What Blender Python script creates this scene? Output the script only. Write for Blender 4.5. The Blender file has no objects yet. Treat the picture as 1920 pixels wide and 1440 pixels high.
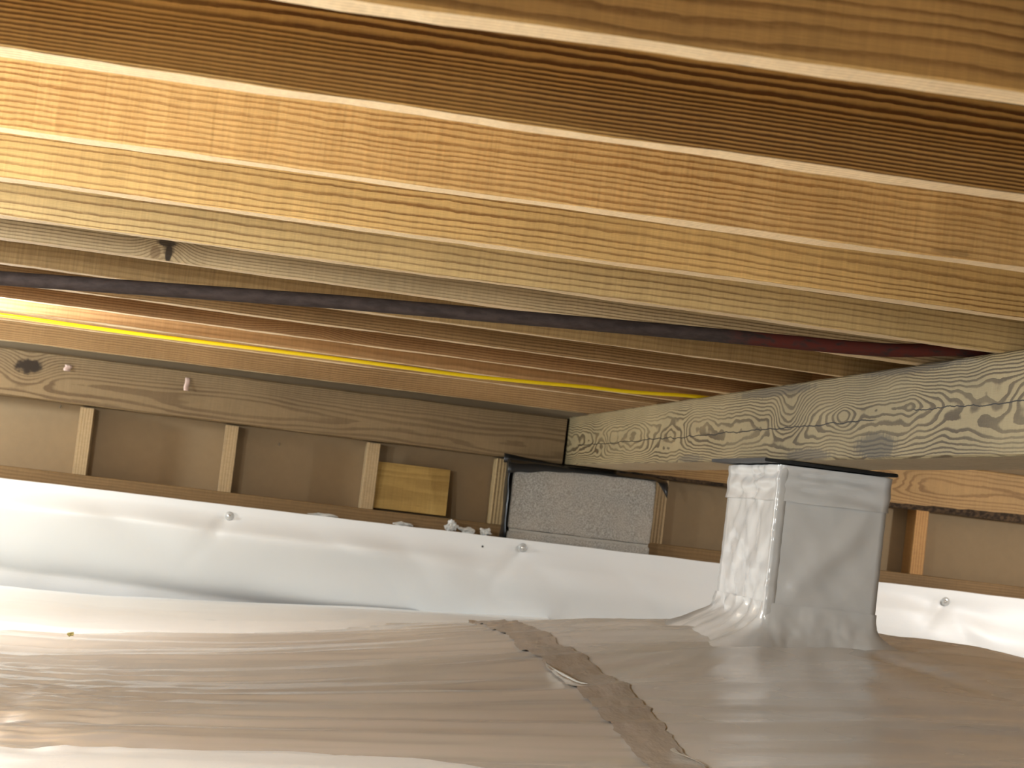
import bpy, bmesh, math, random
from mathutils import Vector, Matrix, noise

# ------------------------------------------------------------------ camera, world, lights, exposure
# All measures below are inches from the camera: X along the joists (right), Y towards the far wall, Z up.
IN = 0.0254
CZ = 17.0                                   # camera height above the lowest ground
def W(x, y, z): return Vector((x*IN, y*IN, (z+CZ)*IN))
sc = bpy.context.scene
col = sc.collection

yaw, pitch, roll = math.radians(7.34), math.radians(3.16), math.radians(6.87)
f = Vector((math.sin(yaw)*math.cos(pitch), math.cos(yaw)*math.cos(pitch), math.sin(pitch)))
r = Vector((math.cos(yaw), -math.sin(yaw), 0))
d = -r.cross(f)
r2 = math.cos(roll)*r - math.sin(roll)*d
d2 = math.cos(roll)*d + math.sin(roll)*r
cam = bpy.data.cameras.new('camera'); cam_o = bpy.data.objects.new('camera', cam); col.objects.link(cam_o)
M = Matrix((( r2.x, -d2.x, -f.x), (r2.y, -d2.y, -f.y), (r2.z, -d2.z, -f.z))).to_4x4()
M.translation = W(0, 0, 0)
cam_o.matrix_world = M
cam.sensor_width = 36; cam.lens = 77.22; cam.clip_start = 0.02; cam.clip_end = 60
cam.dof.use_dof = True; cam.dof.focus_distance = 110*IN; cam.dof.aperture_fstop = 26
sc.camera = cam_o

wd = bpy.data.worlds.new('world'); sc.world = wd; wd.use_nodes = True
wd.node_tree.nodes['Background'].inputs[0].default_value = (1.0, 0.95, 0.88, 1)
wd.node_tree.nodes['Background'].inputs[1].default_value = 0.05

def lamp(name, loc, power, colour, rad):
    l = bpy.data.lights.new(name, 'POINT'); l.energy = power; l.color = colour; l.shadow_soft_size = rad*IN
    o = bpy.data.objects.new(name, l); o.location = W(*loc); col.objects.link(o); return o
lamp('work_lamp_near', (-42, 71, 9.4), 112.0, (0.93, 0.985, 1.0), 3.0)
lamp('work_lamp_wall', (-24, 179, 7.5), 22.0, (0.96, 0.985, 1.0), 1.6)
lamp('work_lamp_corner', (-70, 238, 9.5), 112.0, (0.86, 0.95, 1.0), 2.5)
lamp('work_lamp_right', (112, 200, 8.0), 44.0, (0.96, 0.985, 1.0), 1.6)
lamp('fill_light_behind', (10, -40, 3.0), 18.0, (0.96, 0.985, 1.0), 3.0)  # added fill light behind the camera, no known lamp there

sc.view_settings.view_transform = 'Standard'; sc.view_settings.look = 'None'
sc.view_settings.gamma = 1.0; sc.view_settings.use_curve_mapping = False
sc.view_settings.exposure = 0.0

# ------------------------------------------------------------------ helpers
H = 11.25                                    # underside of the joists
rnd = random.Random(7)

def tag(o, label=None, cat=None, group=None, kind=None):
    if label: o['label'] = label
    if cat: o['category'] = cat
    if group: o['group'] = group
    if kind: o['kind'] = kind
    return o
def new_obj(name, me, mats, parent=None, loc=None, rot=None):
    o = bpy.data.objects.new(name, me); col.objects.link(o)
    for m in (mats if isinstance(mats, (list, tuple)) else [mats]):
        if m is not None: me.materials.append(m)
    if parent is not None: o.parent = parent
    if loc is not None: o.location = loc
    if rot is not None: o.rotation_euler = rot
    return o
def empty(name, loc):
    o = bpy.data.objects.new(name, None); o.empty_display_size = 0.05; o.location = loc; col.objects.link(o); return o
def mesh(name, vs, fs, smooth=True, idx=None):
    me = bpy.data.meshes.new(name); me.from_pydata(vs, [], fs); me.update()
    if smooth:
        for p in me.polygons: p.use_smooth = True
    if idx:
        for p, i in zip(me.polygons, idx): p.material_index = i
    return me
def N(x, y, z=0.0): return noise.noise(Vector((x, y, z)))
def lin(a, b, n): return [a+(b-a)*i/n for i in range(n+1)]

def board(name, L, T, Hh, mats, parent=None, loc=(0, 0, 0), rot=(0, 0, 0), seg=36, bev=0.09, wob=0.035, seed=0, wane=None):
    """A sawn timber. Local x = length, y = thickness (0..T), z = height (0..Hh); inches. Edge faces (z=0) use slot 1."""
    vs, fs, idx = [], [], []
    xs = lin(0, L, seg)
    nz = 6
    for i, x in enumerate(xs):
        def w(k): return wob*N(x*0.16, k*7.3, seed*3.1) + 0.4*wob*N(x*0.9, k*5.1, seed*2.7)
        b = bev
        wa = wane(x) if wane else 0.0
        prof = [(b+wa*.55, 0), (T-b, 0), (T, b), (T, Hh-b), (T-b, Hh), (b, Hh), (0, Hh-b), (0, b+wa)]
        for k, (py, pz) in enumerate(prof):
            vs.append((x*IN, (py+w(k))*IN, (pz+w(k+20))*IN))
    n = 8
    for i in range(seg):
        for k in range(n):
            a, b2 = i*n+k, i*n+(k+1) % n
            fs.append((a, a+n, b2+n, b2))
            idx.append(1 if (k in (0,) and len(mats) > 1) else (2 if (k == 7 and wane and len(mats) > 2) else 0))
    fs.append(tuple(range(n))); idx.append(0)
    fs.append(tuple(reversed(range(seg*n, seg*n+n)))); idx.append(0)
    me = mesh(name, vs, fs, smooth=False, idx=idx)
    bm = bmesh.new(); bm.from_mesh(me); bmesh.ops.recalc_face_normals(bm, faces=bm.faces); bm.to_mesh(me); bm.free()
    return new_obj(name, me, mats, parent, loc, rot)

def grid(name, xs, ys, fn, mats, parent=None):
    vs = [fn(x, y) for y in ys for x in xs]; nx = len(xs)
    fs = [(j*nx+i, j*nx+i+1, (j+1)*nx+i+1, (j+1)*nx+i) for j in range(len(ys)-1) for i in range(nx-1)]
    return new_obj(name, mesh(name, vs, fs), mats, parent)

def box(name, lo, hi, m, parent=None, bev=0.0, cuts=0, jit=0.0, seed=0):
    bm = bmesh.new(); bmesh.ops.create_cube(bm, size=1)
    for v in bm.verts:
        v.co = Vector([lo[k] + (v.co[k]+.5)*(hi[k]-lo[k]) for k in range(3)])
    if cuts: bmesh.ops.subdivide_edges(bm, edges=bm.edges[:], cuts=cuts, use_grid_fill=True)
    if jit:
        for v in bm.verts: v.co += Vector([jit*noise.noise(v.co*0.6+Vector((seed*9.1+k*31, 0, 0))) for k in range(3)])
    if bev: bmesh.ops.bevel(bm, geom=[e for e in bm.edges if e.calc_face_angle(0) > 1], offset=bev, segments=2, affect='EDGES')
    for v in bm.verts: v.co = W(*v.co)
    me = bpy.data.meshes.new(name); bm.to_mesh(me); bm.free()
    return new_obj(name, me, m, parent)

def tube(name, pts, rad, m, parent=None, n=14):
    vs, fs = [], []
    P = [W(*p) for p in pts]
    for i, p in enumerate(P):
        t = (P[min(i+1, len(P)-1)] - P[max(i-1, 0)]).normalized()
        a = Vector((0, 0, 1)).cross(t).normalized(); b = t.cross(a)
        for k in range(n):
            th = 2*math.pi*k/n
            vs.append(p + (a*math.cos(th)+b*math.sin(th))*rad*IN)
    for i in range(len(P)-1):
        for k in range(n):
            fs.append((i*n+k, i*n+(k+1) % n, (i+1)*n+(k+1) % n, (i+1)*n+k))
    fs.append(tuple(reversed(range(n)))); fs.append(tuple(range((len(P)-1)*n, len(P)*n)))
    return new_obj(name, mesh(name, vs, fs), m, parent)

# ------------------------------------------------------------------ materials
class G:
    """tiny node-graph helper"""
    def __init__(s, name):
        s.m = bpy.data.materials.new(name); s.m.use_nodes = True; s.t = s.m.node_tree
        s.b = s.t.nodes['Principled BSDF']
    def n(s, kind, **kw):
        nd = s.t.nodes.new(kind)
        for k, v in kw.items(): setattr(nd, k, v)
        return nd
    def set(s, sock, v):
        if isinstance(v, bpy.types.NodeSocket): s.t.links.new(v, sock)
        else: sock.default_value = v
    def math(s, op, a, b=0.0, c=None, clamp=False):
        nd = s.n('ShaderNodeMath', operation=op, use_clamp=clamp); s.set(nd.inputs[0], a); s.set(nd.inputs[1], b)
        if c is not None: s.set(nd.inputs[2], c)
        return nd.outputs[0]
    def add(s, a, b): return s.math('ADD', a, b)
    def sub(s, a, b): return s.math('SUBTRACT', a, b)
    def mul(s, a, b): return s.math('MULTIPLY', a, b)
    def sstep(s, v, lo, hi, a=0.0, b=1.0):
        nd = s.n('ShaderNodeMapRange', interpolation_type='SMOOTHSTEP')
        s.set(nd.inputs['Value'], v); nd.inputs['From Min'].default_value = lo; nd.inputs['From Max'].default_value = hi
        nd.inputs['To Min'].default_value = a; nd.inputs['To Max'].default_value = b
        return nd.outputs['Result']
    def xyz(s, x, y, z):
        nd = s.n('ShaderNodeCombineXYZ'); s.set(nd.inputs[0], x); s.set(nd.inputs[1], y); s.set(nd.inputs[2], z); return nd.outputs[0]
    def coords(s):
        tc = s.n('ShaderNodeTexCoord'); sp = s.n('ShaderNodeSeparateXYZ')
        vm = s.n('ShaderNodeVectorMath', operation='SCALE'); s.t.links.new(tc.outputs['Object'], vm.inputs[0]); vm.inputs['Scale'].default_value = 1/IN
        s.t.links.new(vm.outputs[0], sp.inputs[0]); return sp.outputs[0], sp.outputs[1], sp.outputs[2]
    def noise(s, x, y, z, detail=2.0, rough=0.5, scale=1.0):
        nd = s.n('ShaderNodeTexNoise'); s.set(nd.inputs['Vector'], s.xyz(x, y, z)); nd.inputs['Scale'].default_value = scale
        nd.inputs['Detail'].default_value = detail; nd.inputs['Roughness'].default_value = rough
        return nd.outputs['Fac']
    def snoise(s, fx, fy, fz, off, detail=1.0, rough=0.5):
        x, y, z = s.c
        v = s.noise(s.math('MULTIPLY_ADD', x, fx, off), s.math('MULTIPLY_ADD', y, fy, off*.37), s.math('MULTIPLY_ADD', z, fz, off*.71), detail, rough)
        return s.sub(v, 0.5)
    def mix(s, fac, a, b, mode='MIX'):
        nd = s.n('ShaderNodeMix', data_type='RGBA', blend_type=mode)
        s.set(nd.inputs[0], fac); s.set(nd.inputs[6], a); s.set(nd.inputs[7], b); return nd.outputs[2]
    def bump(s, h, strength=0.3, dist=0.02):
        nd = s.n('ShaderNodeBump'); nd.inputs['Strength'].default_value = strength; nd.inputs['Distance'].default_value = dist*IN
        s.set(nd.inputs['Height'], h); s.t.links.new(nd.outputs[0], s.b.inputs['Normal'])
def c4(c): return (c[0], c[1], c[2], 1.0)

def wood(name, light, dark, b=4.0, a=0.0, zc=0.0, cy=3.0, low=(0.03, 0.35, 1.2), mid=(0.22, 0.8, 0.25), jit=0.10, tilt=0.0,
         knots=(), sharp=(0.30, 0.88), contrast=1.0, stain=0.25, rough=0.62, streak=0.25, saw=0.18, dots=None, crack=None, stains=(), seed=0, irr=0.9, fuzz=0.35):
    """Sawn softwood. Growth-ring field t = a(z-zc)^2 + b z + cy y + tilt x + noise; latewood is the dark end of each ring."""
    g = G(name); g.c = g.coords(); x, y, z = g.c
    off = 11.7*seed+3.3
    zz = g.sub(z, zc)
    t = g.add(g.mul(g.mul(zz, zz), a), g.mul(z, b))
    t = g.add(t, g.add(g.mul(y, cy), g.mul(x, tilt)))
    t = g.add(t, g.mul(g.snoise(low[0], 0.1, low[1], off, 1.5), low[2]*2))
    t = g.add(t, g.mul(g.snoise(mid[0], 0.2, mid[1], off+5, 1.0), mid[2]*2))
    t = g.add(t, g.mul(g.snoise(1.6, 1.0, 2.6, off+9, 2.0), jit*2))
    t = g.add(t, g.mul(g.snoise(0.012, 0.05, 1.0, off+15, 1.5), irr*2))
    km = None
    for (kx, kz, sx, sz, amp, dk) in knots:
        dx = g.mul(g.sub(x, kx), 1/sx); dz = g.mul(g.sub(z, kz), 1/sz)
        q = g.add(g.mul(dx, dx), g.mul(dz, dz))
        t = g.add(t, g.mul(g.math('EXPONENT', g.mul(q, -1.0)), amp))
        if dk:
            q2 = g.add(q, g.mul(g.snoise(1.5, 1, 1.5, off+kx, 2), 0.25))
            k = g.mul(g.sstep(q2, 0.05, 0.16, 1, 0), dk); km = k if km is None else g.math('MAXIMUM', km, k)
    fr = g.math('FRACT', t)
    prof = g.mul(g.sstep(fr, sharp[0], sharp[1]), g.sstep(fr, 0.93, 1.0, 1, 0))
    fz = g.snoise(3.0, 2, 14.0, off+21, 3.0, 0.65)
    prof = g.math('ADD', prof, g.mul(g.mul(fz, prof), fuzz*4), clamp=True)
    var = g.sstep(g.snoise(0.06, 0.2, 0.35, off+31, 2), -0.2, 0.2, 0.55, 1.0)
    prof = g.mul(prof, g.mul(var, contrast))
    cl = g.mix(prof, c4(light), c4(dark))
    fibre = g.snoise(0.8, 20, 34, off+41, 2, 0.6)
    cl = g.mix(1.0, cl, g.xyz(*[g.math('MULTIPLY_ADD', fibre, streak*2, 1.0)]*3), 'MULTIPLY')
    sw = g.snoise(7.0, 1.5, 0.35, off+51, 2, 0.6)
    cl = g.mix(1.0, cl, g.xyz(*[g.math('MULTIPLY_ADD', sw, saw*2, 1.0)]*3), 'MULTIPLY')
    big = g.snoise(0.10, 0.2, 0.25, off+61, 2)
    cl = g.mix(1.0, cl, g.xyz(*[g.math('MULTIPLY_ADD', big, stain*2, 1.0)]*3), 'MULTIPLY')
    if dots:
        dn = g.snoise(5, 4, 9, off+71, 3, 0.7)
        cl = g.mix(g.sstep(dn, dots, dots+.14, 0, .55), cl, c4([v*.45 for v in dark]))
    for (sx0, sz0, wx, wz, colr, am) in stains:
        dx = g.mul(g.sub(x, sx0), 1/wx); dz = g.mul(g.sub(z, sz0), 1/wz)
        q = g.math('EXPONENT', g.mul(g.add(g.mul(dx, dx), g.mul(dz, dz)), -1.0))
        q = g.add(q, g.mul(g.snoise(2.6, 1, 0.4, off+81, 3, 0.6), 0.9))
        cl = g.mix(g.mul(g.sstep(q, 0.25, 0.6), am), cl, c4(colr))
    if km is not None: cl = g.mix(km, cl, c4([v*.25 for v in dark]))
    if crack:
        for (x0, x1, cz0, sl, wdt, *rest) in crack:
            line = g.add(g.sub(z, cz0), g.add(g.mul(g.sub(x, x0), -sl), g.mul(g.snoise(0.35, 0, 0, off+91+x0, 3, 0.6), 0.55 if len(rest) == 0 else 0.05)))
            mk = g.sstep(g.math('ABSOLUTE', line), wdt*.4, wdt, 1, 0)
            mk = g.mul(mk, g.mul(g.sstep(x, x0, x0+min(1.5, .2*(x1-x0))), g.sstep(x, x1-min(1.5, .2*(x1-x0)), x1, 1, 0)))
            cl = g.mix(mk, cl, rest[0] if rest else (0.012, 0.009, 0.006, 1))
    g.set(g.b.inputs['Base Color'], cl); g.b.inputs['Roughness'].default_value = rough
    g.b.inputs['Specular IOR Level'].default_value = 0.3
    g.bump(g.add(g.mul(prof, -0.5), g.add(fibre, g.mul(sw, .6))), 0.35, 0.03)
    return g.m

def film(name, colr, rough=0.32, mottle=None, mottle_amt=0.5, weave=0.25, spec=0.5, wr=0.25, fold=(0.06, 0.55), bs=0.5):
    """thin plastic sheet: faint weave, soft crumples, dust"""
    g = G(name); g.c = g.coords(); x, y, z = g.c
    cl = c4(colr)
    big = g.snoise(0.03, 0.06, 0.12, 4.1, 1, 0.4)
    if mottle: cl = g.mix(g.mul(g.sstep(big, -0.16, 0.2), mottle_amt), cl, c4(mottle))
    sp = g.snoise(2.2, 2.2, 2.2, 7.9, 1, 0.5)
    cl = g.mix(g.sstep(sp, 0.385, 0.40, 0, .5), cl, (0.14, 0.11, 0.08, 1))
    g.set(g.b.inputs['Base Color'], cl)
    g.set(g.b.inputs['Roughness'], g.math('MULTIPLY_ADD', g.snoise(0.12, 0.2, 0.3, 9.2, 1), 0.2, rough))
    g.b.inputs['Specular IOR Level'].default_value = spec
    wv = g.add(g.snoise(6, 1.5, 6, 2.2, 2), g.snoise(1.2, 8, 6, 3.2, 2))
    fo = g.snoise(fold[0], fold[1], 0.4, 6.2, 3, 0.55)
    g.bump(g.add(g.mul(wv, weave), g.mul(fo, wr*12)), bs, 0.08)
    return g.m

def plain(name, colr, rough=0.5, var=0.15, fs=3.0, metal=0.0, spec=0.5, bump=0.15, col2=None):
    g = G(name); g.c = g.coords()
    n1 = g.snoise(fs, fs, fs, 5.5, 4, 0.6)
    if col2: cl = g.mix(g.sstep(n1, -0.15, 0.15), c4(colr), c4(col2))
    else: cl = g.mix(1.0, c4(colr), g.xyz(*[g.math('MULTIPLY_ADD', n1, var*2, 1.0)]*3), 'MULTIPLY')
    g.set(g.b.inputs['Base Color'], cl); g.b.inputs['Roughness'].default_value = rough
    g.b.inputs['Metallic'].default_value = metal; g.b.inputs['Specular IOR Level'].default_value = spec
    g.bump(n1, bump, 0.05)
    return g.m

GOLD, GOLD_D = (0.60, 0.405, 0.185), (0.30, 0.155, 0.05)
PALE, PALE_D = (0.80, 0.63, 0.40), (0.55, 0.38, 0.19)
bounce_edge_m = wood('bounce lit edge', PALE, PALE_D, b=0, cy=3.4, low=(0.05, 0.3, 0.6), jit=0.12, contrast=1.0, seed=3, stain=.15)  # paler joist undersides: light bouncing off the floor put into the colour

white_m = film('white wall film', (0.82, 0.84, 0.84), rough=0.38, weave=0.12, wr=0.10, fold=(0.05, 0.2))
lit_film_m = film('lit floor film', (0.87, 0.87, 0.85), rough=0.34, weave=0.08, wr=0.08)  # lit copy of the floor film: brightness put into its colour
beige_m = film('warm beige floor film', (0.70, 0.65, 0.585), rough=0.20, mottle=(0.58, 0.52, 0.455), mottle_amt=.8, weave=0.10, wr=0.10, spec=.7, bs=.15)  # darker, beige counterpart of the whiter film, softly mottled
beige2_m = film('pale taupe floor film', (0.76, 0.73, 0.685), rough=0.26, mottle=(0.66, 0.625, 0.57), mottle_amt=.8, weave=0.05, wr=0.10, spec=.6, bs=.12)  # greyer tone for the sheet right of the seam
wrap_m = film('column film', (0.76, 0.755, 0.74), rough=0.17, weave=0.03, wr=0.06, fold=(0.3, 0.3), mottle=(0.70, 0.67, 0.61), mottle_amt=.5)
tape_m = film('seam tape', (0.50, 0.44, 0.38), rough=0.25, mottle=(0.43, 0.37, 0.31), mottle_amt=.8, weave=0.4, wr=0.2, fold=(.8, .3))
flap_m = film('torn film edge', (0.82, 0.80, 0.74), rough=0.3, weave=.1)
soil_m = plain('bare soil', (0.12, 0.085, 0.06), 0.95, .4, .4)
sheath_m = plain('tan sheathing board', (0.27, 0.19, 0.105), 0.75, .10, .9, spec=.25, bump=.05)
conc_m = plain('foundation concrete', (0.36, 0.35, 0.33), 0.9, .2, 1.0)
g = G('grey block concrete'); g.c = g.coords()
sp1 = g.snoise(7.5, 7.5, 7.5, 1.1, 3, 0.7); sp2 = g.snoise(.3, .3, .3, 2.1, 2)
cc = g.mix(g.sstep(sp1, -0.13, 0.13), (0.20, 0.19, 0.165, 1), (0.41, 0.395, 0.36, 1))
cc = g.mix(g.sstep(sp2, -.2, .25, 0, .35), cc, (0.42, 0.36, 0.29, 1))
g.set(g.b.inputs['Base Color'], cc); g.b.inputs['Roughness'].default_value = .92; g.bump(sp1, .5, .08)
block_m = g.m
mortar_m = plain('mortar', (0.36, 0.34, 0.30), 0.95, .2, 3.0)
black_m = plain('black polythene', (0.012, 0.013, 0.014), 0.35, .2, 1.0, spec=.5)
plate_m = plain('dark shim plate', (0.02, 0.02, 0.02), 0.5, .2, 1.0)
yellow_m = plain('yellow cable sheath', (0.85, 0.62, 0.0), 0.35, .03, 1.0)
steel_m = plain('galvanised pin', (0.62, 0.62, 0.60), 0.3, .1, 4.0, metal=.8)
washer_m = plain('clear plastic washer', (0.50, 0.51, 0.50), 0.2, .05, 4.0, spec=.7)
paper_m = plain('pinkish paper', (0.66, 0.48, 0.40), 0.8, .15, 4.0)
scrap_m = plain('torn white plastic', (0.58, 0.58, 0.55), 0.35, .3, 3.0)
crumb_m = plain('dry crumb', (0.36, 0.30, 0.10), 0.8, .3, 6.0)
g = G('iron pipe'); g.c = g.coords()
n1 = g.snoise(1.2, 3, 3, 1.0, 4, .6); xx = g.add(g.c[0], g.mul(n1, 5.0))
cc = g.mix(g.sstep(n1, -.2, .2), (0.030, 0.021, 0.018, 1), (0.055, 0.039, 0.034, 1))
cc = g.mix(g.mul(g.sstep(xx, 26.5, 29.5), g.sstep(n1, -.22, .05)), cc, (0.085, 0.017, 0.011, 1))
g.set(g.b.inputs['Base Color'], cc); g.b.inputs['Roughness'].default_value = .75; g.b.inputs['Specular IOR Level'].default_value = .2; g.bump(n1, .4, .05)
pipe_m = g.m

# ------------------------------------------------------------------ setting
def interp(tab, X):
    if X <= tab[0][0]: return tab[0][1]
    for (a, va), (b, vb) in zip(tab, tab[1:]):
        if X <= b:
            t = (X-a)/(b-a); t = t*t*(3-2*t); return va+(vb-va)*t
    return tab[-1][1]
VX = lambda a, b, st: lin(a, b, max(1, int(round((b-a)/st))))
def fz(X, y):
    base = -15.0 + 0.062*(X+10) if X > -10 else -15.0 + .02*(X+10)
    if X > 60: base = -15.0 + 0.062*70 + .02*(X-60)
    mound = 4.6*math.exp(-((X-45)/23)**2/2*1.0 - ((y-164)/36)**2/2)
    back = -0.017*max(0, y-178)
    wall = 0.0
    return base + mound + back
def wrinkle(X, y):
    w = 0.55*N(X*0.030+3, y*0.085, 1.7)
    # long soft pleats fanning out from the column and from the taped seam
    dx, dy = X-44, y-158
    R = math.hypot(dx, dy); th = math.atan2(dy, dx)
    u = y+.10*(X-24) if X < 24 else y-.08*(X-24)
    q = N(X*0.022+9, u*0.17, 9.4); w += 0.50*(0.35-abs(q))
    q = N(X*0.035+2, u*0.34, 4.4); w += 0.16*(0.35-abs(q))
    w += 0.04*N(X*.12, u*.9, 7.1)
    k = math.exp(-R/24.0)*min(1, max(0, (R-6)/8))
    w += k*(0.40*N(th*4.0, R*0.03, 2.2)+.5*(.3-abs(N(th*6.5, R*.04, 6.2))))
    # crinkles where the sheet bunches up at the far left
    if X < 4: w += .17*min(1, (4-X)/12)*(.3-abs(N(X*.35, u*.55, 3.9)))*math.exp(-((y-128)/34)**2)*2
    return w
def floor_z(X, y): return fz(X, y) + wrinkle(X, y)

tag(grid('floor', VX(-150, 200, 10), VX(-70, 262, 8), lambda X, y: W(X, y, fz(X, y)-1.6), soil_m), kind='structure')
tag(box('wall_back', (-150, 259.6, -4), (200, 260.3, 18.5), sheath_m), kind='structure')
for nm, lo, hi in (('wall_foundation', (-150, 257.0, -20), (200, 262, -3.9)), ('wall_left', (-156, -76, -20), (-150, 262, 20)),
                   ('wall_right', (200, -76, -20), (206, 262, 20)), ('wall_front', (-150, -76, -20), (200, -70, 20))):
    tag(box(nm, lo, hi, conc_m), kind='structure')
sub_m = wood('subfloor plywood', (0.42, 0.27, 0.12), (0.28, 0.16, 0.06), b=.5, cy=.5, seed=31)
tag(box('ceiling', (-150, -70, 18.6), (200, 262, 19.4), sub_m), kind='structure')

# ------------------------------------------------------------------ floor joists
J = [  # near-edge y at x=-10 and x=35, wood params, label
 (1, 51.1, 49.4, dict(light=(0.50, 0.30, 0.10), dark=(0.20, 0.095, 0.025), b=2.6, low=(0.02, .3, .9), stain=.3, sharp=(.45, .85), irr=.7), 'blurred dark brown floor joist at the top right corner, closest to the viewer'),
 (2, 63.7, 63.9, dict(light=(0.53, 0.325, 0.105), dark=(0.115, 0.045, 0.008), b=-9.5, a=1.25, zc=0.0, low=(0.02, .2, .8), mid=(.14, .5, .45), sharp=(.2, .7), contrast=1.2, fuzz=.15, irr=1.1, jit=.14, saw=.12), 'dark orange brown floor joist with dense tight stripes of grain'),
 (3, 79.8, 79.4, dict(light=(0.60, 0.385, 0.15), dark=(0.30, 0.145, 0.04), b=-4.3, low=(0.03, .4, .7), mid=(.22, .6, .42), sharp=(.4, .78), contrast=1.05, saw=.22, fuzz=.5, irr=1.0, jit=.2,
    crack=((130.6, 133.2, .55, .55, .035, (.75, .55, .3, 1)),), stains=((133.7, 1.75, .25, .08, (.05, .02, .01), .9), (126.2, .2, .8, .15, (.16, .10, .04), .4))), 'bright golden floor joist, widest lit face, with fuzzy wavy grain'),
 (4, 94.9, 95.5, dict(light=(0.57, 0.365, 0.135), dark=(0.24, 0.115, 0.032), b=-3.6, low=(0.035, .4, 1.5), mid=(.15, .5, .35), contrast=1.05, sharp=(.5, .85), irr=1.0, jit=.14), 'golden floor joist behind the brightest one, with curved grain at its left'),
 (5, 110.6, 111.9, dict(light=(0.53, 0.37, 0.16), dark=(0.25, 0.145, 0.055), b=-2.8, low=(0.03, .35, .9), mid=(.12, .5, .35), sharp=(.55, .88), dots=.17, contrast=1.1, irr=.8), 'tan floor joist with few wide grain lines, in front of the knotted joist'),
 (6, 122.7, 125.2, dict(light=(0.45, 0.33, 0.18), dark=(0.19, 0.12, 0.055), b=-5.0, low=(0.03, .4, .9), sharp=(.4, .85), contrast=1.1), 'grey tan floor joist with a dark split knot'),
 (7, 139.6, 141.8, dict(light=(0.33, 0.21, 0.085), dark=(0.19, 0.105, 0.036), b=-3.0, contrast=.6, saw=.35), 'plain brown floor joist just behind the iron pipe\'s left end'),
 (8, 155.8, 157.6, dict(light=(0.34, 0.205, 0.083), dark=(0.15, 0.075, 0.025), b=-5.0, contrast=1.1), 'brown floor joist behind the pipe, ending short on the girder'),
 (9, 172.6, 174.9, dict(light=(0.40, 0.225, 0.09), dark=(0.17, 0.075, 0.027), b=-5.5), 'reddish brown floor joist with swirled grain near its middle'),
 (10, 189.5, 194.0, dict(light=(0.46, 0.275, 0.12), dark=(0.27, 0.145, 0.055), b=-2.5, contrast=.7), 'light orange floor joist directly in front of the yellow cable'),
 (11, 202.6, 204.8, dict(light=(0.46, 0.29, 0.13), dark=(0.22, 0.12, 0.045), b=-4.0, contrast=1), 'orange brown floor joist directly behind the yellow cable'),
 (12, 249.3, 248.6, dict(light=(0.40, 0.25, 0.11), dark=(0.16, 0.085, 0.032), b=-4.0, contrast=1.1, irr=1.2), 'rearmost floor joist, above the rim beam at the wall'),
]
for (k, ya, yb, wp, lab) in J:
    x0, x1 = -100.0, 60.0
    if k == 8: x1 = 42.6
    if k == 12: x1 = 60
    ang = math.atan2(yb-ya, 45.0)
    if k == 6:
        # the knot shows at the left third of the visible face
        wp['knots'] = ((-4.1-x0, 0.5, 1.2, 1.0, 3.4, .0), (-4.0-x0, .55, 1.1, 1.0, 1.5, .6))
        wp['stains'] = ((-3.95-x0, .4, .2, .6, (.02, .012, .007), .95), (-4.1-x0, .95, .55, .22, (.03, .018, .01), .9), (-4.7-x0, .35, .3, .4, (.16, .09, .04), .6))
    if k == 9: wp['knots'] = ((6-x0, .3, 3.2, 1.2, 4.0, 0),)
    m = wood('joist timber %s' % k, seed=k, **wp)
    zb = H if k != 12 else H+0.33
    o = board('floor_joist', x1-x0, 1.5, 7.25-(zb-H), [m, bounce_edge_m], loc=W(x0, ya + (x0+10)*math.tan(ang), zb), rot=(0, 0, ang), seg=200, bev=.07, wob=.07, seed=k)
    tag(o, lab, 'joist', 'floor joists overhead')

# ------------------------------------------------------------------ girder and rim beams
girder_m = wood('girder timber', (0.33, 0.262, 0.14), (0.085, 0.058, 0.027), a=1.15, zc=2.55, b=0.15, cy=2.0, low=(0.085, .22, 3.2), mid=(0.28, .45, .8), jit=.12, irr=.7,
                knots=((331, 2.0, 5, 1.3, 3.5, 0), (296, 2.5, 7, 1.3, 5.0, 0), (254, 3.2, 4.5, 1.7, 6.5, 0), (240, 3.0, 3.2, 1.2, -4.0, 0), (229, 3.3, 7, .8, -2.5, 0), (212, 2.9, 4.5, 1.3, 3.5, 0), (200, 2.6, 4, 1.2, -3, 0)),
                sharp=(.42, .66), contrast=1.0, stain=.22, streak=.12, saw=.14, seed=21, fuzz=.1,
                crack=((232, 348, 2.45, -.003, .06), (150, 226, 2.6, .004, .05)),
                stains=((232, .8, 4.6, .9, (.05, .047, .044), .6), (248, .3, 6, .5, (.08, .07, .06), .6), (259, 5.2, 12, .4, (.07, .06, .05), .55), (226, 5.5, 12, .35, (.07, .06, .05), .5), (286, .3, 5, .4, (.08, .07, .06), .5)))
girder_b = wood('girder underside', (0.50, 0.41, 0.26), (0.30, 0.22, 0.12), b=0, cy=2.5, low=(0.06, .3, 1.2), seed=22, contrast=.7)
o = board('girder', 360, 5.9, H-5.63, [girder_m, girder_b], loc=W(46.23, -99, 5.63), rot=(0, 0, math.pi/2), seg=180, bev=.12, wob=.06, seed=40)
tag(o, 'big weathered grey brown girder with swirling grain, crossing under the joists to the wall', 'beam')
rim_m = wood('rim beam timber', (0.255, 0.175, 0.088), (0.11, 0.064, 0.028), a=0.75, zc=2.3, b=0.5, cy=2.0, low=(0.035, .25, 2.4), mid=(.12, .5, .4), sharp=(.45, .7), contrast=.85, stain=.2, seed=24, jit=.06,
             knots=((100-22.6, 3.6, 2.6, 1.8, 5.0, 0), (100-22.6, 3.6, 4.6, 2.6, 0.0, 1.0)))
rim_l = board('rim_beam', 140.0, 5.5, 11.05-5.63, [rim_m], loc=W(-100, 255.8, 5.63), seg=120, bev=.15, wob=.06, seed=41)
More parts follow.
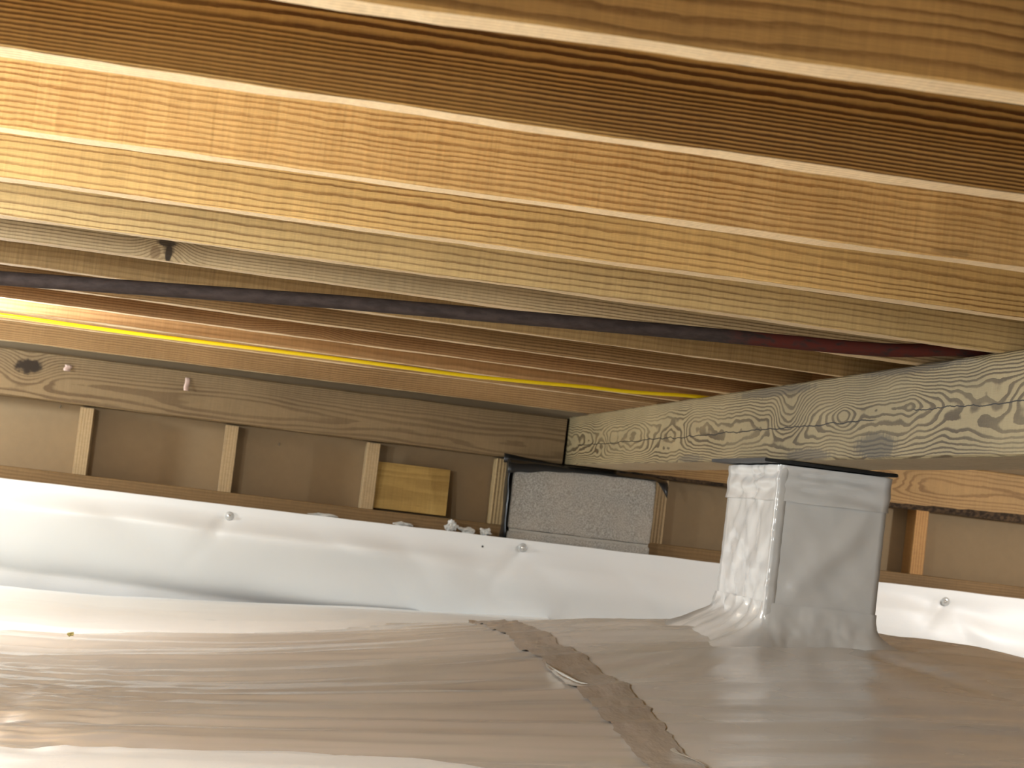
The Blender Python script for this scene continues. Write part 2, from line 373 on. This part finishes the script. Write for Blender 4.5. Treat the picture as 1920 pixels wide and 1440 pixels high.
tag(rim_l, 'weathered brown rim beam left of the girder, with a big dark knot at its left', 'beam')
rim2_m = wood('rim beam timber lit', (0.38, 0.235, 0.095), (0.18, 0.095, 0.035), a=.7, zc=3.0, b=-.4, cy=2.0, low=(0.05, .3, 2.4), mid=(.2, .5, .4), sharp=(.5, .75), contrast=.8, seed=26, knots=((33, 3.2, 3, 1.3, 3.5, 0),))  # lit copy of the rim timber: light put into a brighter colour
bark_m = plain('dark waney bark', (0.022, 0.014, 0.008), 0.95, .4, 2.0, col2=(0.10, 0.06, 0.03), bump=.6)
rim_r = board('rim_beam', 130.0, 5.5, 5.75, [rim2_m, bark_m, bark_m], loc=W(46.6, 255.8, 5.35), seg=120, bev=.12, wob=.08, seed=42, wane=lambda x: .25+.030*max(0, x-28)*(x < 65)+1.1*(x >= 65)+.12*N(x*.7, 1, 3))
tag(rim_r, 'warm brown rim beam right of the girder, with dark waney lower edge', 'beam')

# ------------------------------------------------------------------ cripple wall at the far side
sill_m = wood('sill plate timber', (0.24, 0.145, 0.06), (0.13, 0.07, 0.026), b=3, cy=2, seed=27, contrast=.6)
o = board('sill_plate', 340, 3.5, 1.5, [sill_m], loc=W(-145, 256.0, -3.85), seg=60, seed=43, bev=.06)
tag(o, 'dark brown sill plate running along the top of the white wall film', 'timber plate')
def stud(X, T, lab, light, dark, seed, zt=5.36, lam=False, dx=0.0):
    m = wood('stud timber %d' % seed, light, dark, b=2.5, cy=(3.2 if not lam else 2.6), low=(.03, .3, .6 if not lam else .12), contrast=.8 if not lam else 1.0, seed=seed,
             sharp=(.3, .8) if not lam else (.4, .5), jit=.08 if not lam else .02, mid=(.2, .5, .15 if not lam else .05))
    # local x -> up, y -> -X, z -> Y
    o = board('wall_stud', zt+2.33, T, 3.45, [m], seg=8, bev=.05, wob=.03, seed=seed)
    o.matrix_world = Matrix.Translation(W(X+T, 256.05, -2.33)) @ Matrix(((0, -1, 0, 0), (0, 0, 1, 0), (1, 0, 0, 0), (0, 0, 0, 1)))
    return tag(o, lab, 'stud', 'short studs of the far wall')
L0, D0 = (0.42, 0.30, 0.16), (0.27, 0.18, 0.085)
stud(-16.2, 1.55, 'short pale stud at the far left, below the knotted rim beam', L0, D0, 51)
stud(0.45, 1.5, 'short pale stud midway between the far left stud and the yellow board', L0, D0, 52)
stud(17.0, 1.5, 'short pale stud touching the yellow plywood board', L0, D0, 53)
stud(32.3, 1.7, 'striped plywood-edged stud on the left of the concrete block', (0.50, 0.37, 0.19), (0.17, 0.11, 0.05), 54, lam=True)
stud(51.4, 1.6, 'striped plywood-edged stud on the right of the concrete block', (0.42, 0.30, 0.16), (0.17, 0.11, 0.05), 55, zt=5.2, lam=True)
stud(83.6, 1.6, 'orange brown stud on the right side of the wrapped column', (0.46, 0.25, 0.085), (0.30, 0.14, 0.045), 56)
ply_m = wood('yellow plywood', (0.44, 0.285, 0.085), (0.30, 0.18, 0.05), b=.8, a=.10, zc=3.0, cy=2, low=(.08, .25, 1.6), contrast=.55, seed=28, sharp=(.3, .8))
o = board('plywood_scrap', 8.6, .5, 5.5, [ply_m], loc=W(18.6, 257.3, -2.1), rot=(math.radians(-8), 0, 0), seg=10, bev=.03, wob=.02, seed=60)
tag(o, 'small yellow plywood board standing between studs on the sill plate', 'board')

# concrete block pier under the girder end
pier = empty('block_pier', W(42.4, 256, -3.9))
tag(pier, 'grey speckled concrete block under the girder end at the far wall', 'block')
def pbox(name, lo, hi, m, parent, **kw):
    o = box(name, lo, hi, m, None, **kw); o.parent = parent; o.matrix_parent_inverse = parent.matrix_world.inverted() if False else Matrix.Translation(-parent.location); return o
pbox('block', (34.0, 252.45, -2.55), (50.85, 259.45, 4.85), block_m, pier, bev=.12, cuts=8, jit=.10)
pbox('mortar_joint', (34.2, 252.6, -2.9), (50.7, 259.4, -2.6), mortar_m, pier, cuts=6, jit=.08)
pbox('block', (34.0, 252.5, -3.88), (50.9, 259.4, -2.88), block_m, pier, bev=.08, cuts=6, jit=.03, seed=3)

# black membrane over the block
def membrane():
    vs, fs = [], []
    xs = lin(33.2, 52.2, 44)
    prof = [(0, 261), (1, 258), (2, 254), (3, 251.9), (4, 250.9), (5, 250.75), (6, 250.72)]
    rows = []
    for X in xs:
        u = (X-33.2)/19.0
        front = 5.28 - .25*u + .10*N(X*.3, 4.2) + (.25*math.exp(-((X-34)/1.5)**2))*-1.0
        drop = front-.10-interp([(33.2, 3.75), (35, 4.05), (38, 4.5), (44, 4.85), (50, 5.0), (52.2, 4.9)], X)+.10*N(X*.45, 8.8)
        tip = max(0, (X-50.6)/1.6)
        ptsy = [(261, 5.45), (257, 5.42+.03*N(X, 1)), (254, 5.36), (252.6, front), (252.1, front-.10-.4*tip), (252.0, front-.10-drop*.6-1.1*tip**1.4), (252.0, front-.10-drop-1.6*tip**1.3)]
        if X > 50.9: ptsy = [(yy, zz-(.25*tip)) for yy, zz in ptsy]
        rows.append(ptsy)
    for row, X in zip(rows, xs):
        for yy, zz in row: vs.append(W(X, yy, zz))
    n = 7
    for i in range(len(xs)-1):
        for k in range(n-1): fs.append((i*n+k, i*n+k+1, (i+1)*n+k+1, (i+1)*n+k))
    # the side drape down the block's left face
    b0 = len(vs); zs = lin(5.4, -3.7, 12); ys2 = lin(252.2, 259.4, 5)
    for z in zs:
        for yy in ys2:
            vs.append(W(33.45+.22*N(z*.5, yy*.4)+.03*(5.4-z), yy+.12*N(z*.8, 5), z))
    for i in range(12):
        for k in range(5): fs.append((b0+i*6+k, b0+i*6+k+1, b0+(i+1)*6+k+1, b0+(i+1)*6+k))
    # upstand folded against the rim beam
    b1 = len(vs); xs3 = lin(33.0, 40.2, 10)
    for X in xs3:
        top = 6.05 - .085*(X-33) + .12*N(X*.6, 3)
        for k, (yy, zz) in enumerate(((255.3, 5.0), (255.2, 5.5), (255.45, top))): vs.append(W(X, yy, zz))
    for i in range(10):
        for k in range(2): fs.append((b1+i*3+k, b1+i*3+k+1, b1+(i+1)*3+k+1, b1+(i+1)*3+k))
    me = mesh('membrane', vs, fs)
    o = new_obj('membrane_sheet', me, black_m)
    md = o.modifiers.new('thick', 'SOLIDIFY'); md.thickness = .05*IN; md.offset = 0
    return tag(o, 'black plastic membrane draped over the concrete block under the girder end', 'membrane')
membrane()

# ------------------------------------------------------------------ wall film with its fasteners
def wall_y(X, z):
    """front surface of the film: flat at the top, a soft bulge, then leaning back underneath"""
    edge = -6.6 + 1.0*N(X*.06, 2.2) - .035*max(0, X+5) - (.5 if X > 60 else 0)
    t = max(0.0, edge - z); lf = min(1, max(0, (40-X)/35))
    u = min(1, max(0, (-3.75-z)/(-3.75-edge))); u = u*u*(3-2*u)
    bul = -(.6+1.1*lf)*u
    und = (.36+.50*lf)*(math.sqrt(t*t+.35)-.59)
    soft = .32*N(X*.07, z*.16, 3.3) + .20*N(X*.13+z*.10, z*.3, 8.1)
    k = min(1, max(0, (-z-4.6)/2.0))
    rid = N(X*.11+z*.14, z*.10, 4.4); soft += .45*(0.35-abs(rid))
    y = 252.0 + bul*k + und + soft*k
    # pull creases at the fasteners
    for (px, pz) in PINS[:3]:
        dx, dz = X-px, z-pz
        y += .34*math.exp(-((dx-.7*dz)/.9)**2)*math.exp(-abs(dz)/3.0)*(dz < 0)
    return min(y, 256.3+.1*N(X*.2, z*.2))
PINS = [(2.12, -4.96), (35.97, -4.61), (87.02, -5.07), (-31.9, -5.0)]
wl = empty('wall_film', W(40, 252, -17))
tag(wl, 'white plastic film hung along the low foundation wall below the sill', 'plastic film')
o = grid('sheet', VX(-150, -34, 6)+VX(-33, 110, .6)+VX(114, 200, 6), VX(-18.5, -3.72, .3), lambda X, z: W(X, wall_y(X, z), z + (.10*N(X*.03, 6) + .05*N(X*.2, 9))*(z > -4)), white_m)
o.parent = wl; o.matrix_parent_inverse = Matrix.Translation(-wl.location)
def disc(name, c, rad, dep, m, n=18, dome=0.0):
    vs = []; fs = []
    prof = [(0, -dep-dome), (.5, -dep-dome*.8), (.85, -dep-.1*dome), (1.0, -dep*.5), (1.0, .05)]
    for i, (rr, yy) in enumerate(prof):
        for k in range(n):
            a = 2*math.pi*k/n; vs.append(W(c[0]+rad*rr*math.cos(a), c[1]+yy, c[2]+rad*rr*math.sin(a)))
    for i in range(len(prof)-1):
        for k in range(n): fs.append((i*n+k, i*n+(k+1) % n, (i+1)*n+(k+1) % n, (i+1)*n+k))
    return new_obj(name, mesh(name, vs, fs), m)
for i, (px, pz) in enumerate(PINS[:3]):
    yy = wall_y(px, pz)
    a = disc('washer', (px, yy, pz), .52, .10, washer_m, dome=.05); b_ = disc('pin', (px, yy-.16, pz), .2, .09, steel_m, dome=.08)
    a.parent = wl; a.matrix_parent_inverse = Matrix.Translation(-wl.location)
    b_.parent = a; b_.matrix_parent_inverse = Matrix.Identity(4)
hole = disc('nail_hole', (31.33, wall_y(31.33, -5.02), -5.02), .13, .03, plate_m)
hole.parent = wl; hole.matrix_parent_inverse = Matrix.Translation(-wl.location)

# ------------------------------------------------------------------ floor films
XS_L = VX(-150, -34, 6)+VX(-32, 24.9, .55)
XS_R = VX(24.2, 108, .6)+VX(112, 200, 6)
YS = VX(-70, 64, 6)+VX(68, 200, .5)+VX(201, 254.5, 1.0)
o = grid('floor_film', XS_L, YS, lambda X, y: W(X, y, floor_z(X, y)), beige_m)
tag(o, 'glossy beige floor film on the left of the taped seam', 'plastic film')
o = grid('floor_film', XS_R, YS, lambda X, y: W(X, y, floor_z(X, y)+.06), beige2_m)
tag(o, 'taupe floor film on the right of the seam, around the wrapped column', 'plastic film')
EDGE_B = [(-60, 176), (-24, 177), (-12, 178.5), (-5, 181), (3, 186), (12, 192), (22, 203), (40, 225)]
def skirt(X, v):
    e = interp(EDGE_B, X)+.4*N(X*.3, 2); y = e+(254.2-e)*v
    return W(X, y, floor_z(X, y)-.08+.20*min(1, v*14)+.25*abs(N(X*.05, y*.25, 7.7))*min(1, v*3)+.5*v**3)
o = grid('lit_film_strip', VX(-60, 40, .8), lin(0, 1, 60), skirt, lit_film_m)  # added lighter sheet, its white stands for light on the floor film
tag(o, 'whiter floor film piece standing for the lit ground at the foot of the left wall', 'plastic film')
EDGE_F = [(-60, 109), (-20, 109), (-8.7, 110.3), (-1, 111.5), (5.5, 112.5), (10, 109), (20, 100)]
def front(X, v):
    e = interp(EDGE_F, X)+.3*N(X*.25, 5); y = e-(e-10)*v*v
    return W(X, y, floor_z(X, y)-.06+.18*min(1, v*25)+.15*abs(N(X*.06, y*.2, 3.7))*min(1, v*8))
o = grid('lit_front_film', VX(-60, 20, .8), lin(0, 1, 60), front, lit_film_m)  # added lighter sheet, paints the brightly lit near floor as whiter film
tag(o, 'whiter floor film piece standing for the lit ground at the bottom left corner', 'plastic film')

# seam tape along the joint of the two floor films
seam = empty('seam_tape', W(24.5, 150, floor_z(24.5, 150)))
tag(seam, 'wide wrinkled brown seam tape joining the two floor films', 'tape')
def tp(u, v):
    y = 98+(191.5-98)*v
    wid = 3.0+.35*N(y*.12, 1.5)
    X = 24.6+.5*N(y*.03, 4.4)+(u-.5)*wid + (.22*N(y*.9, 6+u*.1) if u in (0.0, 1.0) else 0)
    top = max(0, (y-162)/30)
    z = max(floor_z(X, y), floor_z(X, y)+.06)+.07 + (.05+.22*top)*abs(N(X*1.1+y*.25, y*.55-X*.5, 3.1)) + .05*N(X*.6, y*.12)
    return W(X, y, z)
o = grid('tape', lin(0, 1, 14), lin(0, 1, 170), tp, tape_m); o.parent = seam; o.matrix_parent_inverse = Matrix.Translation(-seam.location)
def flap(path, wid, hgt, name):
    vs, fs = [], []; n = 6
    for i, (X, y) in enumerate(path):
        s = math.sin(math.pi*i/(len(path)-1))
        for k in range(n):
            t = k/(n-1); vs.append(W(X-wid*t*s+.08*N(X*3, y*2+t), y+.2*t*s, floor_z(X, y)+.2+hgt*s*math.sin(t*1.9)))
    for i in range(len(path)-1):
        for k in range(n-1): fs.append((i*n+k, i*n+k+1, (i+1)*n+k+1, (i+1)*n+k))
    o = new_obj(name, mesh(name, vs, fs), flap_m); o.parent = seam; o.matrix_parent_inverse = Matrix.Translation(-seam.location)
    return o
flap([(23.3+.0*i+.012*i*i, 146-1.6*i) for i in range(9)], .55, .35, 'torn_flap')
flap([(25.4+.06*i, 113.5-.8*i) for i in range(9)], .9, .25, 'torn_flap')

# ------------------------------------------------------------------ wrapped column
CX0, CX1, CY0, CY1 = 39.85, 47.65, 153.2, 168.6
cl = empty('wrapped_column', W(43.9, 160.9, -9))
tag(cl, 'square support column wrapped in white plastic film standing under the girder', 'column')
def cpar(o, p=None):
    o.parent = p or cl; o.matrix_parent_inverse = Matrix.Translation(-cl.location) if not p else Matrix.Identity(4); return o
def perim(s, off=0.0):
    """point on the column outline, s in [0,4): front, right, back, left"""
    k = int(s) % 4; t = s-int(s)
    cs = [(CX0-off, CY0-off), (CX1+off, CY0-off), (CX1+off, CY1+off), (CX0-off, CY1+off)]
    a, b = cs[k], cs[(k+1) % 4]; n = [(0, -1), (1, 0), (0, 1), (-1, 0)][k]
    return a[0]+(b[0]-a[0])*t, a[1]+(b[1]-a[1])*t, n
def ring_sheet(name, zs, offn, m, per=26, zfn=None):
    ss = [i/per for i in range(4*per)]; vs, fs = [], []
    n = len(ss)
    for z in zs:
        for s in ss:
            X, y, nn = perim(s, 0); o_ = offn(s, z, X, y)
            k = int(s); t = s-k
            # at the corners push along both normals
            pn = [(0, -1), (1, 0), (0, 1), (-1, 0)][(k-1) % 4] if t == 0 else (0, 0)
            zz = zfn(s, z, X, y) if zfn else z
            vs.append(W(X+(nn[0]+pn[0])*o_, y+(nn[1]+pn[1])*o_, zz))
    for j in range(len(zs)-1):
        for i in range(n): fs.append((j*n+i, j*n+(i+1) % n, (j+1)*n+(i+1) % n, (j+1)*n+i))
    return cpar(new_obj(name, mesh(name, vs, fs), m))
def wr_off(s, z, X, y):
    k = int(s); t = s-k; c = min(t, 1-t)*4
    am = 1.5 if k == 3 else .5
    w = am*(.15*N(X*.35+y*.2+z*.25, z*.30+y*.3, 2+k) + .16*(.5-2*abs(N(X*.25-z*.25+y*.3, z*.16+X*.1, 6+k))) + .10*(.4-2*abs(N(X*.5+z*.4+y*.5, z*.33, 16+k))) + .03*N(X*1.1+y, z*1.1, 9))
    if k == 0:
        q = (X-43.9)*.62-(z+1.0)*.5+.8*N(z*.3, 2.2); w += .26*math.exp(-(q/.7)**2)*math.exp(-((z+1)/3.2)**2)-.10*math.exp(-((q-1.4)/.8)**2)
    return .12 + w*min(1, c)+.03*N(z*1.5, k)
ring_sheet('film_wrap', VX(-9.5, 5.25, .28), wr_off, wrap_m)
def band_off(s, z, X, y):
    k = int(s)
    return wr_off(s, z, X, y)+.12+.20*math.sin(z*5+2.0*N(X*.22+y*.22, z*.4, 1)+.08*(X-44)**2)*(.5+.8*abs(N(X*.3+y*.3, z*.5, 3)))*min(1, 3*min(s-k, 1-s+k)+.2)
ring_sheet('top_tape', VX(2.7, 5.2, .12), band_off, wrap_m, zfn=lambda s, z, X, y: z+(.25*N(X*.2+y*.15, 3) if z < 3 else 0))
SK = lin(0, 1, 16)
def sk_off(s, v, X, y):
    k = int(s); left = 1.0 if k == 3 else 0.0
    t = s-k; cc = max(0, 1-min(t, 1-t)*5)
    cr = N(X*.9+y*.8, v*3.0, 3.3)+.5*N(X*1.9+y*1.6, v*5, 1.1)
    out = (1.0+2.4*left+.9*cc+.8*N(X*.5+y*.45, 7.7))*v**2.6
    return .10+max(-.1, wr_off(s, -5, X, y)*(1-v)) + .10*v + out + (.22+.30*left)*cr*min(1, v*3)*(1-.55*v)
def sk_z(s, v, X, y):
    top = -4.6+.35*N(X*.35+y*.3, 5)
    k = int(s); o_ = sk_off(s, v, X, y); nn = perim(s)[2]
    gz = floor_z(X+nn[0]*o_, y+nn[1]*o_)+.09-.34*max(0, v-.8)/.2
    return top+(gz-top)*(1-(1-v)**1.25)+.12*N(X*1.3+y*1.2, v*4, 9)*v*(1-v)*3
ring_sheet('skirt', SK, sk_off, wrap_m, per=40, zfn=sk_z)
# vertical tape over the front left corner
def ct(u, z):
    e = (u-.5)*2.0; o_ = (.27+.07*N(z*.9, e*1.5, 3)+.14*max(0, N(z*1.3, 4)))*(1-.9*max(0, abs(e)-.5)/.5)
    if e < 0: return W(CX0-o_, CY0-o_*max(0, 1+e*2.0)+(-e)*1.0, z)
    return W(CX0-o_*max(0, 1-e*2.0)+e*.6, CY0-o_, z)
cpar(grid('corner_tape', lin(0, 1, 10), VX(-7.4, 5.1, .18), ct, wrap_m))
# shim plate between column and girder
cpar(box('shim_plate', (38.4, 152.9, 5.34), (48.3, 170.0, 5.60), plate_m, bev=.05))

# ------------------------------------------------------------------ pipe and cable
PZ = [(-100, 3.6), (-12.6, 8.76), (5.5, 9.86), (12, 10.14), (24.5, 10.68), (34.2, 11.05), (37.3, 11.25), (39.8, 11.76), (48, 11.85), (110, 13)]
def pz(X):
    for (a, va), (b, vb) in zip(PZ, PZ[1:]):
        if X <= b: return va+(vb-va)*(X-a)/(b-a)
    return PZ[-1][1]
o = tube('iron_pipe', [(X, 119.0, (pz(X-1)+pz(X)+pz(X+1))/3) for X in VX(-60, 62, 1)], .39, pipe_m)
o.location = (0, 0, 0)
tag(o, 'dark iron pipe running between the joists, red towards the girder', 'pipe')
CZS = [(-70, 10.85), (-19.5, 10.78), (-8.8, 10.68), (9.3, 10.72), (19.5, 10.68), (33, 11.05), (40.7, 11.42), (47, 11.46), (75, 11.0)]
o = tube('power_cable', [(X, 188+.12*N(X*.1, 4), interp(CZS, X)+.03*N(X*.2, 7)) for X in VX(-70, 70, 1.5)], .165, yellow_m, n=10)
tag(o, 'bright yellow cable stretched below the joists near the wall', 'cable')

# ------------------------------------------------------------------ small bits
def blob(name, c, sx, sy, sz, m, seed, n=2):
    bm = bmesh.new(); bmesh.ops.create_icosphere(bm, subdivisions=n, radius=1)
    for v in bm.verts:
        k = 1+.75*noise.noise(v.co*1.6+Vector((seed*7.7, 0, 0)))+.5*noise.noise(v.co*4+Vector((seed*3.7, 0, 0)))
        v.co = W(c[0]+v.co.x*sx*k, c[1]+v.co.y*sy*k, c[2]+v.co.z*sz*k)
    me = bpy.data.meshes.new(name); bm.to_mesh(me); bm.free()
    return new_obj(name, me, m)
for i, (X, z, sx, sz, lab) in enumerate((
        (12.8, -3.62, 1.3, .20, 'long thin torn plastic scrap on the wall film edge, below the yellow board\'s stud'),
        (22.0, -3.55, .95, .22, 'flat torn plastic scrap on the wall film edge under the yellow board'),
        (27.6, -3.15, .62, .55, 'upright torn plastic scrap at the lower right corner of the yellow board'),
        (29.4, -3.45, .8, .36, 'crumpled grey plastic scrap in the middle of the three beside the block'),
        (31.6, -3.35, .62, .42, 'crumpled white plastic scrap just left of the black membrane'))):
    tag(blob('plastic_scrap', (X, 253.0, z), sx, .35, sz, scrap_m, i+1, 3), lab, 'scrap', 'plastic scraps along the wall film edge')
def tagpiece(X, z, w, h, lab, seed):
    vs = [W(X+(u-.5)*w+.25*w*N(v*2, seed), 255.72-.28*v*abs(math.sin(u*2+seed)), z-(v-.5)*h) for v in lin(0, 1, 6) for u in lin(0, 1, 3)]
    fs = [(j*4+i, j*4+i+1, (j+1)*4+i+1, (j+1)*4+i) for j in range(6) for i in range(3)]
    o = new_obj('paper_tag', mesh('paper_tag', vs, fs), paper_m)
    md = o.modifiers.new('thick', 'SOLIDIFY'); md.thickness = .02*IN
    return tag(o, lab, 'paper scrap')
tagpiece(-18.2, 9.6, .75, .7, 'small torn pink paper bit on the rim beam beside its knot', 1)
tagpiece(-4.55, 9.45, .55, 1.5, 'narrow torn paper strip stapled high on the rim beam', 4)
for (X, z, lab) in ((-18.7, 5.15, 'tiny nail tip in the sheathing left of the far left stud'), (6.9, 3.9, 'tiny nail tip in the sheathing right of the middle stud')):
    tag(blob('nail', (X, 259.5, z), .10, .25, .22, steel_m, 3, 1), lab, 'nail')
tag(blob('crumb', (-9.6, 176.0, floor_z(-9.6, 176)+.35), .27, .2, .17, crumb_m, 5), 'small olive crumb lying on the floor film near the left wall', 'debris')
